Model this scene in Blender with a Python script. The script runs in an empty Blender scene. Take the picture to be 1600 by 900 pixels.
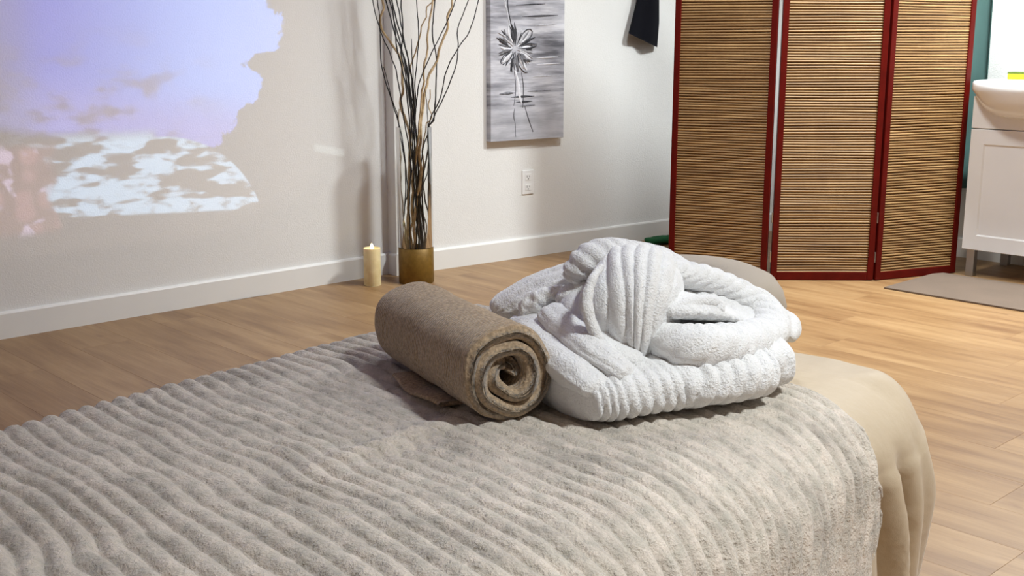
import bpy, bmesh, math, random
import numpy as np
from mathutils import Vector, Matrix
random.seed(7); RNG = np.random.RandomState(7)
SC = bpy.context.scene
COL = SC.collection

# ------------------------------------------------------------------ camera
FPX, HPX, CAMZ = 1800.0, 385.0, 1.0            # focal length and horizon height in pixels of a 1600x900 frame
TH = math.atan(HPX / FPX); YAW = math.radians(46.65)
F = np.array([math.cos(YAW) * math.cos(TH), math.sin(YAW) * math.cos(TH), -math.sin(TH)])
R = np.array([math.sin(YAW), -math.cos(YAW), 0.0]); U = np.cross(R, F)
CPOS = np.array([0, 0, CAMZ])
cam_d = bpy.data.cameras.new('camera'); cam = bpy.data.objects.new('camera', cam_d); COL.objects.link(cam)
cam_d.sensor_width = 36.0; cam_d.lens = FPX / 1600 * 36.0; cam_d.clip_start = 0.02
M = Matrix(((R[0], U[0], -F[0], 0), (R[1], U[1], -F[1], 0), (R[2], U[2], -F[2], CAMZ), (0, 0, 0, 1)))
cam.matrix_world = M
SC.camera = cam

# ------------------------------------------------------------------ world, lights, exposure
w = bpy.data.worlds.new('world'); SC.world = w; w.use_nodes = True
w.node_tree.nodes['Background'].inputs[0].default_value = (1, 0.95, 0.88, 1)
w.node_tree.nodes['Background'].inputs[1].default_value = 0.02
SC.view_settings.view_transform = 'Standard'; SC.view_settings.look = 'None'
SC.view_settings.gamma = 1.0; SC.view_settings.exposure = 0.68
SC.view_settings.use_curve_mapping = False

def area(name, loc, size, power, col, target=None, shape='DISK', sizey=None, spread=None):
    d = bpy.data.lights.new(name, 'AREA'); d.shape = shape; d.size = size
    if sizey: d.size_y = sizey
    d.energy = power; d.color = col
    if spread: d.spread = math.radians(spread)
    o = bpy.data.objects.new(name, d); COL.objects.link(o); o.location = loc
    if target is not None:
        o.rotation_euler = (Vector(target) - Vector(loc)).to_track_quat('-Z', 'Y').to_euler()
    return o
area('ceiling_lamp_key', (4.36, 1.72, 2.66), 0.42, 58, (0.92, 0.98, 1.0), spread=142)
area('ceiling_lamp_second', (3.25, 2.3, 2.66), 0.35, 21, (0.92, 0.98, 1.0), spread=142)
area('ceiling_lamp_near', (1.25, -0.42, 2.66), 0.30, 22, (0.92, 0.98, 1.0), spread=98)

# projector throwing a picture on the left wall (a real lamp with a procedural slide)
PRJ = (1.75, 0.30, 2.05); WALL_Y = 4.0
def projector():
    d = bpy.data.lights.new('projector_lamp', 'SPOT'); d.spot_size = math.radians(70); d.spot_blend = 0.0
    d.shadow_soft_size = 0.002; d.energy = 300
    o = bpy.data.objects.new('projector_lamp', d); COL.objects.link(o)
    o.location = PRJ; o.rotation_euler = (math.radians(90), 0, 0)
    d.use_nodes = True; nt = d.node_tree; N = nt.nodes; L = nt.links
    em = N['Emission']
    def math_(op, a, b=None, c=None, clamp=False):
        n = N.new('ShaderNodeMath'); n.operation = op; n.use_clamp = clamp
        for i, v in enumerate((a, b, c)):
            if v is None: continue
            if isinstance(v, (int, float)): n.inputs[i].default_value = v
            else: L.new(v, n.inputs[i])
        return n.outputs[0]
    def ss(x, lo, hi):
        n = N.new('ShaderNodeMapRange'); n.interpolation_type = 'SMOOTHSTEP'; n.clamp = True
        L.new(x, n.inputs['Value'])
        a, b = (lo, hi) if lo < hi else (hi, lo)
        n.inputs['From Min'].default_value = a; n.inputs['From Max'].default_value = b
        n.inputs['To Min'].default_value = 0 if lo < hi else 1; n.inputs['To Max'].default_value = 1 if lo < hi else 0
        return n.outputs[0]
    def mix(f, a, b):
        n = N.new('ShaderNodeMix'); n.data_type = 'RGBA'
        if isinstance(f, (int, float)): n.inputs[0].default_value = f
        else: L.new(f, n.inputs[0])
        for i, v in ((6, a), (7, b)):
            if isinstance(v, tuple): n.inputs[i].default_value = (*v, 1)
            else: L.new(v, n.inputs[i])
        return n.outputs[2]
    tc = N.new('ShaderNodeTexCoord'); sp = N.new('ShaderNodeSeparateXYZ'); L.new(tc.outputs['Normal'], sp.inputs[0])
    D = WALL_Y - PRJ[1]
    nz = math_('MULTIPLY', sp.outputs[2], -1.0)
    u = math_('MULTIPLY_ADD', math_('DIVIDE', sp.outputs[0], nz), D, PRJ[0])     # metres along the wall
    v = math_('MULTIPLY_ADD', math_('DIVIDE', sp.outputs[1], nz), D, PRJ[2])     # metres above the floor
    cb = N.new('ShaderNodeCombineXYZ'); L.new(u, cb.inputs[0]); L.new(v, cb.inputs[1])
    def noise(sx, sy, scale, detail=3, off=0.0, rough=0.55, rot=0.0):
        mp = N.new('ShaderNodeMapping'); L.new(cb.outputs[0], mp.inputs[0])
        mp.inputs['Scale'].default_value = (sx, sy, 1); mp.inputs['Location'].default_value = (off, off * 0.7, off)
        mp.inputs['Rotation'].default_value = (0, 0, rot)
        n = N.new('ShaderNodeTexNoise'); n.inputs['Scale'].default_value = scale
        n.inputs['Detail'].default_value = detail; n.inputs['Roughness'].default_value = rough
        L.new(mp.outputs[0], n.inputs[0]); return n.outputs[0]
    # sky / water field, ragged foliage edge on its right side
    nr = noise(1, 1, 13, 5, 3.1, .65)
    cu = N.new('ShaderNodeFloatCurve'); cm = cu.mapping.curves[0]
    vn = math_('MULTIPLY', math_('SUBTRACT', v, 0.55), 1 / 0.65); L.new(vn, cu.inputs['Value'])
    pts = [(0.0, 0.55), (0.08, 0.66), (0.17, 0.72), (0.30, 0.82), (0.42, 0.885), (0.5, 0.90), (0.56, 0.83), (0.60, 0.85), (0.66, 0.95), (0.78, 0.985), (0.84, 0.97), (0.9, 0.945), (1.0, 0.94)]
    cm.points[0].location = pts[0]; cm.points[1].location = pts[-1]
    for p in pts[1:-1]: cm.points.new(*p)
    cu.mapping.update()
    edge = math_('ADD', math_('MULTIPLY_ADD', cu.outputs[0], 1.0, 1.54), math_('MULTIPLY_ADD', nr, 0.26, -0.13))
    dedge = math_('SUBTRACT', edge, u)
    insky = ss(dedge, -0.008, 0.012)
    low = math_('MULTIPLY_ADD', math_('SUBTRACT', u, 1.42), -0.16, 0.71)
    low = math_('ADD', low, math_('MULTIPLY_ADD', noise(1, 1, 5, 3, 9), 0.10, -0.05))
    insky = math_('MULTIPLY', insky, ss(math_('SUBTRACT', v, low), -0.03, 0.03))
    sky = mix(ss(u, 1.5, 2.3), (0.04, 0.08, 0.66), (0.14, 0.31, 0.95))
    sky = mix(ss(math_('ADD', v, math_('MULTIPLY', u, 0.15)), 1.18, 0.98), sky, (0.19, 0.20, 0.72))
    cloud = ss(noise(1, 1.8, 6.0, 4, 21), 0.47, 0.66)
    cloud = math_('MULTIPLY', cloud, ss(v, 1.1, 0.8)); cloud = math_('MULTIPLY', cloud, ss(u, 2.35, 1.9))
    sky = mix(math_('MULTIPLY', cloud, 0.85), sky, (0.10, 0.06, 0.12))
    sky = mix(math_('MULTIPLY', ss(u, 1.62, 1.44), 0.55), sky, (0.11, 0.115, 0.24))
    # dim picture ground everywhere inside the slide
    frame = math_('MULTIPLY', ss(v, 0.268, 0.276), math_('MULTIPLY', ss(u, 2.75, 2.55), ss(u, 0.2, 0.25)))
    fadeb = ss(math_('SUBTRACT', v, math_('MULTIPLY', math_('SUBTRACT', u, 2.3), 0.4)), 0.25, 0.34)
    ground = mix(math_('MULTIPLY', frame, fadeb), (0, 0, 0), (0.055, 0.042, 0.036))
    colr = mix(insky, ground, sky)
    # sunlit terrace with long dapples, round right edge
    cx, cy, rr = 1.99, 0.225, 0.43
    du = math_('SUBTRACT', u, cx); dv = math_('SUBTRACT', v, cy)
    dist = math_('SQRT', math_('ADD', math_('MULTIPLY', du, du), math_('MULTIPLY', math_('MULTIPLY', dv, dv), 1.0)))
    arc = ss(dist, rr + 0.004, rr - 0.004)
    leftside = ss(u, 1.99, 1.96)
    terr = math_('MAXIMUM', arc, math_('MULTIPLY', leftside, ss(v, 0.70, 0.64)))
    botl = math_('SUBTRACT', v, math_('MULTIPLY_ADD', math_('SUBTRACT', u, 1.4), -0.055, 0.405))
    terr = math_('MULTIPLY', terr, ss(botl, -0.006, 0.006))
    dn = noise(1, 3.4, 6.5, 2, 5.3, 0.5, 0.10)
    dap = math_('MULTIPLY', ss(dn, 0.43, 0.53), terr)
    dap = math_('MULTIPLY', dap, ss(u, 1.40, 1.62))
    dap2 = math_('MULTIPLY', dap, ss(noise(1, 2, 14, 3, 15), 0.25, 0.5))
    colr = mix(terr, colr, (0.085, 0.065, 0.055))
    colr = mix(dap2, colr, (0.44, 0.64, 0.88))
    # pink blossoms in the lower left corner
    vo = N.new('ShaderNodeTexVoronoi'); vo.inputs['Scale'].default_value = 11; L.new(cb.outputs[0], vo.inputs[0])
    fl = math_('MULTIPLY', ss(math_('ADD', u, math_('MULTIPLY', noise(1, 1, 7, 2, 30), 0.2)), 1.70, 1.66), ss(math_('ABSOLUTE', math_('SUBTRACT', v, 0.50)), 0.17, 0.13))
    flc = mix(ss(vo.outputs['Distance'], 0.25, 0.5), (0.30, 0.13, 0.13), (0.15, 0.06, 0.045))
    flc = mix(ss(noise(1, 1, 11, 2, 44), 0.55, 0.63), flc, (0.50, 0.38, 0.55))
    colr = mix(fl, colr, flc)
    # small pale bar of light right of the picture
    bu = math_('SUBTRACT', u, 2.735); bv = math_('SUBTRACT', v, math_('MULTIPLY_ADD', bu, -0.22, 0.560))
    bar = math_('MULTIPLY', ss(math_('ABSOLUTE', bu), 0.080, 0.070), ss(math_('ABSOLUTE', bv), 0.022, 0.010))
    colr = mix(math_('MULTIPLY', bar, 0.55), colr, (0.30, 0.36, 0.36))
    # inverse-square and grazing compensation is left to the renderer; clip behind
    L.new(colr, em.inputs[0]); em.inputs[1].default_value = 1.0
    return o
projector()

# ------------------------------------------------------------------ helpers
def ray(x, y): return F + R * (x - 800) / FPX - U * (y - 450) / FPX
def on_z(x, y, z): d = ray(x, y); return CPOS + d * ((z - CAMZ) / d[2])
def on_plane(x, y, p0, n): d = ray(x, y); return CPOS + d * (np.dot(np.array(p0) - CPOS, n) / np.dot(d, n))

def value_noise(p, seed=0):
    """smooth lattice noise in [-1,1]; p is (...,3)"""
    p = np.asarray(p, float); i = np.floor(p).astype(np.int64); f = p - i; f = f * f * (3 - 2 * f)
    def h(ix, iy, iz):
        n = (ix * 374761393 + iy * 668265263 + iz * 2147483647 + seed * 974711) & 0xFFFFFFFF
        n = ((n ^ (n >> 13)) * 1274126177) & 0xFFFFFFFF
        n = n ^ (n >> 16)
        return (n & 0xFFFF) / 32767.5 - 1
    r = 0
    for dx in (0, 1):
        for dy in (0, 1):
            for dz in (0, 1):
                wgt = (f[..., 0] if dx else 1 - f[..., 0]) * (f[..., 1] if dy else 1 - f[..., 1]) * (f[..., 2] if dz else 1 - f[..., 2])
                r = r + wgt * h(i[..., 0] + dx, i[..., 1] + dy, i[..., 2] + dz)
    return r
def fbm(p, seed=0, oct=3):
    p = np.asarray(p, float); r = 0; a = 1.0; s = 0
    for k in range(oct):
        r = r + a * value_noise(p * (2 ** k) + 17.3 * k, seed + k); s += a; a *= 0.5
    return r / s
def sstep(x, a, b):
    t = np.clip((x - a) / (b - a), 0, 1); return t * t * (3 - 2 * t)

def link_mesh(name, verts, faces, mat, parent=None, smooth=True, uv=None):
    me = bpy.data.meshes.new(name)
    me.from_pydata([tuple(v) for v in verts], [], [tuple(f) for f in faces])
    if smooth: me.polygons.foreach_set('use_smooth', [True] * len(me.polygons))
    if uv is not None:
        l = me.uv_layers.new(name='UVMap'); idx = np.empty(len(me.loops), int); me.loops.foreach_get('vertex_index', idx)
        l.data.foreach_set('uv', np.asarray(uv, np.float32)[idx].ravel())
    if mat: me.materials.append(mat)
    me.update()
    o = bpy.data.objects.new(name, me); COL.objects.link(o)
    if parent is not None: o.parent = parent; o.matrix_parent_inverse = Matrix.Identity(4); reloc(o, parent)
    return o
def world_loc(o):
    m = Matrix.Translation(o.location) @ o.rotation_euler.to_matrix().to_4x4()
    return (world_loc(o.parent) @ m) if o.parent else m
def reloc(o, parent):
    """mesh was given in world coordinates: bake the parent's inverse into the mesh"""
    m = world_loc(parent).inverted()
    if m != Matrix.Identity(4): o.data.transform(m)
def grid(name, P, mat, parent=None, close_u=False, close_v=False, uv=None, smooth=True, caps=False):
    n, m = P.shape[:2]; V = P.reshape(-1, 3); Fc = []
    ni = n if close_u else n - 1; mj = m if close_v else m - 1
    for i in range(ni):
        a = i * m; b = ((i + 1) % n) * m
        for j in range(mj):
            k = (j + 1) % m
            Fc.append((a + j, b + j, b + k, a + k))
    if caps:
        Fc.append(tuple(range(m - 1, -1, -1)) if close_v else ()); Fc.append(tuple(range((n - 1) * m, n * m)))
        Fc = [f for f in Fc if f]
    return link_mesh(name, V, Fc, mat, parent, smooth, None if uv is None else uv.reshape(-1, 2))
def obj_bm(name, bm, mat, parent=None, smooth=False):
    me = bpy.data.meshes.new(name); bm.to_mesh(me); bm.free()
    if smooth: me.polygons.foreach_set('use_smooth', [True] * len(me.polygons))
    if mat: me.materials.append(mat)
    o = bpy.data.objects.new(name, me); COL.objects.link(o)
    if parent is not None: o.parent = parent; reloc(o, parent)
    return o
def box(bm, c, s, rot=None, bevel=0.0):
    r = bmesh.ops.create_cube(bm, size=1.0); vs = r['verts']
    for v in vs: v.co = Vector((v.co.x * s[0], v.co.y * s[1], v.co.z * s[2]))
    if bevel > 0:
        es = list({e for v in vs for e in v.link_edges})
        rb = bmesh.ops.bevel(bm, geom=es, offset=bevel, segments=2, profile=0.5, affect='EDGES')
        vs = list({v for f in rb['faces'] for v in f.verts} | {v for v in vs if v.is_valid})
    m = Matrix.Translation(Vector(c)) @ (rot.to_4x4() if rot is not None else Matrix.Identity(4))
    for v in vs: v.co = m @ v.co
    return vs
def box_obj(name, c, s, mat, parent=None, rot=None, bevel=0.0):
    bm = bmesh.new(); box(bm, c, s, rot, bevel); return obj_bm(name, bm, mat, parent)
def lathe(name, prof, c, mat, parent=None, n=40):
    a = np.linspace(0, 2 * np.pi, n, endpoint=False)
    P = np.array([[(c[0] + r * np.cos(t), c[1] + r * np.sin(t), c[2] + z) for t in a] for r, z in prof])
    return grid(name, P, mat, parent, close_v=True, caps=True)
def thing(name, label, cat, loc=(0, 0, 0), rz=0.0, group=None):
    o = bpy.data.objects.new(name, None); COL.objects.link(o); o.location = loc; o.rotation_euler = (0, 0, rz)
    o.empty_display_size = 0.05
    return tag(o, label, cat, group)
def tag(o, label, cat, group=None):
    o['label'] = label; o['category'] = cat
    if group: o['group'] = group
    return o
def struct(o): o['kind'] = 'structure'; return o
def cr(pts, n, ends=True):
    """Catmull-Rom through rows of pts, n samples evenly in chord length"""
    p = np.asarray(pts, float); d = np.r_[0, np.cumsum(np.maximum(np.linalg.norm(np.diff(p[:, :3], axis=0), axis=1), 1e-6))]
    q = np.vstack([2 * p[0] - p[1], p, 2 * p[-1] - p[-2]])
    if ends == 'dense': tt = (1 - np.cos(np.linspace(0, np.pi, n))) / 2 * 0.35 + np.linspace(0, 1, n) * 0.65
    else: tt = np.linspace(0, 1, n)
    out = []
    for t in tt * d[-1]:
        k = min(np.searchsorted(d, t, side='right') - 1, len(p) - 2); u = (t - d[k]) / (d[k + 1] - d[k])
        a, b, c, e = q[k], q[k + 1], q[k + 2], q[k + 3]
        out.append(0.5 * (2 * b + (c - a) * u + (2 * a - 5 * b + 4 * c - e) * u * u + (3 * b - a - 3 * c + e) * u ** 3))
    return np.array(out), tt * d[-1]
def ribshape(ph): return np.abs(np.sin(np.pi * ph)) ** 0.7
def sweep(name, ctrl, mat, parent=None, nl=80, nc=56, up=(0, 0, 1), e=2.0, rend=(1.0, 1.0), rib=None, nz=0.003, nscale=30, seed=1, flat_bottom=None):
    """swept soft roll: ctrl rows are (x,y,z,a,b) with a sideways and b upward half sizes"""
    S, arc = cr(ctrl, nl, 'dense'); Pp = S[:, :3]; a = np.maximum(S[:, 3], 1e-4); b = np.maximum(S[:, 4], 1e-4); L = arc[-1]
    T = np.gradient(Pp, axis=0); T /= np.linalg.norm(T, axis=1)[:, None]
    up = np.array(up, float)
    B = np.cross(T, up); B /= np.linalg.norm(B, axis=1)[:, None]; Nn = np.cross(B, T)
    th = np.linspace(0, 2 * np.pi, nc, endpoint=False)
    cx = np.sign(np.cos(th)) * np.abs(np.cos(th)) ** (2 / e); cy = np.sign(np.sin(th)) * np.abs(np.sin(th)) ** (2 / e)
    re0 = rend[0] * np.minimum(a[0], b[0]); re1 = rend[1] * np.minimum(a[-1], b[-1])
    sc = np.ones(nl)
    if re0 > 0: x = np.clip(arc / re0, 0, 1); sc *= np.sqrt(np.maximum(1 - (1 - x) ** 2, 0.0004))
    if re1 > 0: x = np.clip((L - arc) / re1, 0, 1); sc *= np.sqrt(np.maximum(1 - (1 - x) ** 2, 0.0004))
    off = (cx[None, :, None] * (a * sc)[:, None, None] * B[:, None, :] + cy[None, :, None] * (b * sc)[:, None, None] * Nn[:, None, :])
    P = Pp[:, None, :] + off
    nrm = (cx[None, :, None] / np.maximum(a, .004)[:, None, None] * B[:, None, :] + cy[None, :, None] / np.maximum(b, .004)[:, None, None] * Nn[:, None, :])
    nrm /= np.linalg.norm(nrm, axis=2)[:, :, None] + 1e-9
    disp = nz * fbm(P * nscale, seed, 3)
    if rib:
        kind, pitch, amp, slant = rib
        wob = 0.35 * fbm(P * 14, seed + 9, 2)
        if kind == 'ring': ph = arc[:, None] / pitch + slant * th[None, :] + wob
        else: ph = th[None, :] / (2 * np.pi) * pitch + slant * arc[:, None] + wob
        fade = 0.7 + 0.3 * np.clip(0.5 + fbm(P * 11, seed + 4, 2), 0, 1)
        disp = disp + amp * (ribshape(ph) - 0.6) * fade * np.minimum(1, sc[:, None] * 1.2)
    P = P + nrm * disp[:, :, None]
    if flat_bottom is not None: P[:, :, 2] = np.maximum(P[:, :, 2], flat_bottom)
    uv = np.stack([np.repeat(arc[:, None], nc, 1), np.repeat((th / 6.283)[None, :], nl, 0)], 2)
    return grid(name, P, mat, parent, close_v=True, caps=True, uv=uv)
def tube(pts, r, n=7):
    """tapering tube through pts; r is a number or one radius per point"""
    pts = np.asarray(pts, float); rr = np.full(len(pts), r) if np.isscalar(r) else np.asarray(r)
    T = np.gradient(pts, axis=0); T /= np.linalg.norm(T, axis=1)[:, None] + 1e-9
    ref = np.array([0.3, 0.9, 0.1]); B = np.cross(T, ref); B /= np.linalg.norm(B, axis=1)[:, None] + 1e-9; Nn = np.cross(B, T)
    th = np.linspace(0, 2 * np.pi, n, endpoint=False)
    return pts[:, None, :] + rr[:, None, None] * (np.cos(th)[None, :, None] * B[:, None, :] + np.sin(th)[None, :, None] * Nn[:, None, :])

# ------------------------------------------------------------------ materials
def srgb(r, g, b):
    f = lambda c: (c / 255 / 12.92) if c / 255 <= 0.04045 else ((c / 255 + 0.055) / 1.055) ** 2.4
    return (f(r), f(g), f(b))
class MatB:
    def __init__(s, name, col, rough=0.6, metal=0.0, spec=0.5, sheen=0.0):
        s.m = bpy.data.materials.new(name); s.m.use_nodes = True; s.nt = s.m.node_tree; s.N = s.nt.nodes; s.L = s.nt.links
        s.b = s.N['Principled BSDF']; s.b.inputs['Base Color'].default_value = (*col, 1)
        s.b.inputs['Roughness'].default_value = rough; s.b.inputs['Metallic'].default_value = metal
        s.b.inputs['Specular IOR Level'].default_value = spec
        if sheen: s.b.inputs['Sheen Weight'].default_value = sheen; s.b.inputs['Sheen Roughness'].default_value = 0.4
        s.tc = s.N.new('ShaderNodeTexCoord'); s.col = col; s.h = None
    def vec(s, scale=(1, 1, 1), src='Object', rot=(0, 0, 0), loc=None):
        mp = s.N.new('ShaderNodeMapping'); s.L.new(s.tc.outputs[src], mp.inputs[0])
        mp.inputs['Scale'].default_value = scale; mp.inputs['Rotation'].default_value = rot
        if loc is not None:
            if isinstance(loc, tuple): mp.inputs['Location'].default_value = loc
            else: s.L.new(loc, mp.inputs['Location'])
        return mp.outputs[0]
    def noise(s, scale, detail=3, vec=None, rough=0.5, src='Object'):
        n = s.N.new('ShaderNodeTexNoise'); n.inputs['Scale'].default_value = scale; n.inputs['Detail'].default_value = detail
        n.inputs['Roughness'].default_value = rough
        s.L.new(vec if vec is not None else s.tc.outputs[src], n.inputs[0]); return n.outputs[0]
    def ramp(s, f, stops):
        r = s.N.new('ShaderNodeValToRGB'); s.L.new(f, r.inputs[0]); el = r.color_ramp.elements
        while len(el) < len(stops): el.new(0.5)
        for k, (p, c) in enumerate(stops): el[k].position = p; el[k].color = (*c, 1)
        return r.outputs[0]
    def mixc(s, f, a, b, mode='MIX'):
        n = s.N.new('ShaderNodeMix'); n.data_type = 'RGBA'; n.blend_type = mode
        if isinstance(f, (int, float)): n.inputs[0].default_value = f
        else: s.L.new(f, n.inputs[0])
        for i, v in ((6, a), (7, b)):
            if isinstance(v, tuple): n.inputs[i].default_value = (*v, 1)
            else: s.L.new(v, n.inputs[i])
        return n.outputs[2]
    def setcol(s, c): s.L.new(c, s.b.inputs['Base Color']); return s
    def bump(s, h, dist, strength=1.0):
        n = s.N.new('ShaderNodeBump'); n.inputs['Strength'].default_value = strength; n.inputs['Distance'].default_value = dist
        s.L.new(h, n.inputs['Height'])
        if s.h is not None: s.L.new(s.h, n.inputs['Normal'])
        s.h = n.outputs[0]; s.L.new(s.h, s.b.inputs['Normal']); return s
def shade(c, k): return tuple(min(1, v * k) for v in c)
def simple(name, col, rough=0.6, metal=0.0, var=0.06, nscale=8, bump=0.0, bscale=60, spec=0.5, sheen=0.0):
    m = MatB(name, col, rough, metal, spec, sheen)
    m.setcol(m.ramp(m.noise(nscale), [(0.3, shade(col, 1 - var)), (0.7, shade(col, 1 + var))]))
    if bump: m.bump(m.noise(bscale, 4), bump)
    return m.m
WALLC = (0.80, 0.79, 0.765)
M_wall = simple('wall_paint', WALLC, 0.75, var=0.012, nscale=3, bump=0.0012, bscale=170, spec=0.3)
M_base = simple('baseboard_paint', (0.80, 0.785, 0.75), 0.4, var=0.01)
M_ceil = simple('ceiling_paint', (0.82, 0.81, 0.79), 0.9, var=0.01)

def mat_floor():
    m = MatB('oak_plank', srgb(200, 160, 112), 0.42, spec=0.45)
    oi = m.N.new('ShaderNodeObjectInfo')
    mul = m.N.new('ShaderNodeVectorMath'); mul.operation = 'SCALE'; mul.inputs[0].default_value = (37, 91, 13); m.L.new(oi.outputs['Random'], mul.inputs['Scale'])
    v1 = m.vec((9, 1.1, 1), loc=mul.outputs[0]); v2 = m.vec((80, 2.2, 1), loc=mul.outputs[0])
    n1 = m.noise(1.6, 4, v1, 0.6); n2 = m.noise(2, 4, v2, 0.6)
    c = m.ramp(n1, [(0.28, srgb(126, 92, 58)), (0.5, srgb(153, 119, 80)), (0.72, srgb(172, 139, 98))])
    c = m.mixc(0.35, c, m.ramp(n2, [(0.3, (0.62, 0.58, 0.54)), (0.6, (1, 1, 1))]), 'MULTIPLY')
    c = m.mixc(1.0, c, m.ramp(oi.outputs['Random'], [(0, (0.90, 0.88, 0.86)), (0.5, (0.95, 0.94, 0.93)), (1, (1.0, 1.0, 1.0))]), 'MULTIPLY')
    kn = m.noise(3.0, 2, m.vec((6, 2.5, 1), loc=mul.outputs[0]))
    c = m.mixc(m.ramp(kn, [(0.70, (0, 0, 0)), (0.78, (0.55, 0.55, 0.55))]), c, srgb(120, 84, 54))
    m.setcol(c); m.bump(n2, 0.0004); return m.m
M_floor = mat_floor()

# ------------------------------------------------------------------ the room
XJ, YL, YJ, XB = 3.03, 4.0, 3.942, 5.25
RSL = -0.098                                                        # the painting wall is turned a little
def wall_right_y(x): return YJ + RSL * (x - XJ)
def prism(name, pts, z0, z1, mat):
    n = len(pts); V = [(x, y, z0) for x, y in pts] + [(x, y, z1) for x, y in pts]
    Fc = [tuple(range(n - 1, -1, -1)), tuple(range(n, 2 * n))] + [(i, (i + 1) % n, n + (i + 1) % n, n + i) for i in range(n)]
    return link_mesh(name, V, Fc, mat, None, False)
X0, Y0, ZC = -1.6, -1.9, 2.7
struct(prism('wall_left', [(X0, YL), (XJ, YL), (XJ, YL + .12), (X0, YL + .12)], -0.02, ZC, M_wall))
struct(prism('wall_center', [(XJ, YJ), (XB, wall_right_y(XB)), (XB, YL + .12), (XJ, YL + .12)], -0.02, ZC, M_wall))
struct(prism('wall_right', [(XB, Y0), (XB + .12, Y0), (XB + .12, YL + .12), (XB, YL + .12)], -0.02, ZC, M_wall))
struct(prism('wall_back', [(X0 - .12, Y0 - .12), (X0, Y0 - .12), (X0, YL + .12), (X0 - .12, YL + .12)], -0.02, ZC, M_wall))
struct(prism('wall_front', [(X0, Y0 - .12), (XB + .12, Y0 - .12), (XB + .12, Y0), (X0, Y0)], -0.02, ZC, M_wall))
struct(prism('ceiling', [(X0 - .12, Y0 - .12), (XB + .12, Y0 - .12), (XB + .12, YL + .12), (X0 - .12, YL + .12)], ZC, ZC + .1, M_ceil))
floor = struct(prism('floor', [(X0 - .12, Y0 - .12), (XB + .12, Y0 - .12), (XB + .12, YL + .12), (X0 - .12, YL + .12)], -0.1, -0.011, simple('subfloor', srgb(120, 92, 62), 0.7)))
def planks():
    W, Lh, g = 0.182, 1.22, 0.0001; cache = {}
    i = 0; x = X0
    while x < XB:
        w_ = min(W, XB - x); off = -((i * 0.437) % 1) * Lh; y = Y0 + off
        while y < YL:
            ya, yb = max(y, Y0), min(y + Lh, YL)
            if yb - ya > 0.02:
                key = (round(w_, 3), round(yb - ya, 3))
                if key not in cache:
                    bm = bmesh.new(); a, b = w_ / 2 - g, (yb - ya) / 2 - g; ch = 0.0005
                    vs = [[bm.verts.new((sx * (a - k), sy * (b - k), z)) for sx, sy in ((-1, -1), (1, -1), (1, 1), (-1, 1))] for k, z in ((0, -0.011), (0, -ch), (ch, 0))]
                    for q in range(2):
                        for e in range(4): bm.faces.new((vs[q][e], vs[q][(e + 1) % 4], vs[q + 1][(e + 1) % 4], vs[q + 1][e]))
                    bm.faces.new(vs[2])
                    me = bpy.data.meshes.new('plank'); bm.to_mesh(me); bm.free(); me.materials.append(M_floor); cache[key] = me
                o = bpy.data.objects.new('plank', cache[key]); COL.objects.link(o); o.parent = floor
                o.location = (x + w_ / 2, (ya + yb) / 2, 0)
            y += Lh
        x += W; i += 1
planks()
BH, BT = 0.094, 0.013
def baseboard(name, x0, y0, x1, y1):
    d = np.array([x1 - x0, y1 - y0]); d /= np.linalg.norm(d); n = np.array([d[1], -d[0]])       # n points into the room
    prof = [(0, 0), (BT, 0), (BT, BH - .008), (BT - .003, BH - .002), (BT - .006, BH), (0, BH)]
    V = [(px + n[0] * a, py + n[1] * a, z) for px, py in ((x0, y0), (x1, y1)) for a, z in prof]; k = len(prof)
    Fc = [tuple(range(k)), tuple(range(2 * k - 1, k - 1, -1))] + [(i, k + i, k + (i + 1) % k, (i + 1) % k) for i in range(k)]
    struct(link_mesh(name, V, Fc, M_base, None, False))
baseboard('baseboard_left', X0, YL, XJ, YL)
baseboard('baseboard_jog', XJ, YL - BT, XJ, YJ - BT)
baseboard('baseboard_center', XJ - BT * .0, YJ, XB, wall_right_y(XB))
baseboard('baseboard_right', XB, wall_right_y(XB) - BT, XB, Y0)

# ------------------------------------------------------------------ massage table, sheet, blanket
ZT = 0.57
ang = math.atan2(0.125, 0.992); ES = np.array([math.cos(ang), math.sin(ang), 0]); ET = np.array([-math.sin(ang), math.cos(ang), 0])
OB = np.array([1.33, 0.66, 0])
def bed(s, t, z): return OB + ES * s + ET * t + np.array([0, 0, 1]) * z
SEND, TW, BLEN = 0.115, 0.765, 1.85
def rrect(off, rad, n=14, s0=-BLEN + SEND, s1=SEND, t0=0.0, t1=TW):
    """rounded rectangle outline in bed coordinates, counter-clockwise, grown by off"""
    out = []
    for cs, ct, a0 in ((s1 - rad, t0 + rad, -90), (s1 - rad, t1 - rad, 0), (s0 + rad, t1 - rad, 90), (s0 + rad, t0 + rad, 180)):
        for k in range(n + 1):
            a = math.radians(a0 + 90 * k / n); out.append((cs + (rad + off) * math.cos(a), ct + (rad + off) * math.sin(a)))
    return np.array(out)
M_pad = simple('table_vinyl', srgb(120, 104, 88), 0.45)
M_wood = simple('table_wood', srgb(96, 60, 36), 0.45, var=0.15, nscale=14)
tb = thing('massage_table', 'padded massage table on wooden legs under the taupe sheet and ribbed blanket', 'massage table', tuple(bed(-.8, .38, 0)), ang)
def pad_mesh():
    rows = []
    for off, z in ((-0.05, ZT - .10), (-.022, ZT - .096), (-.016, ZT - .085), (-.026, ZT - .055), (-.05, ZT - .032), (-.09, ZT - .017), (-.14, ZT - .012), (-.25, ZT - .012)):
        o = rrect(off, 0.15 if off > -.12 else .26)
        rows.append([bed(s, t, z) for s, t in o])
    grid('padded_top', np.array(rows), M_pad, tb, close_v=True, caps=True)
pad_mesh()
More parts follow.
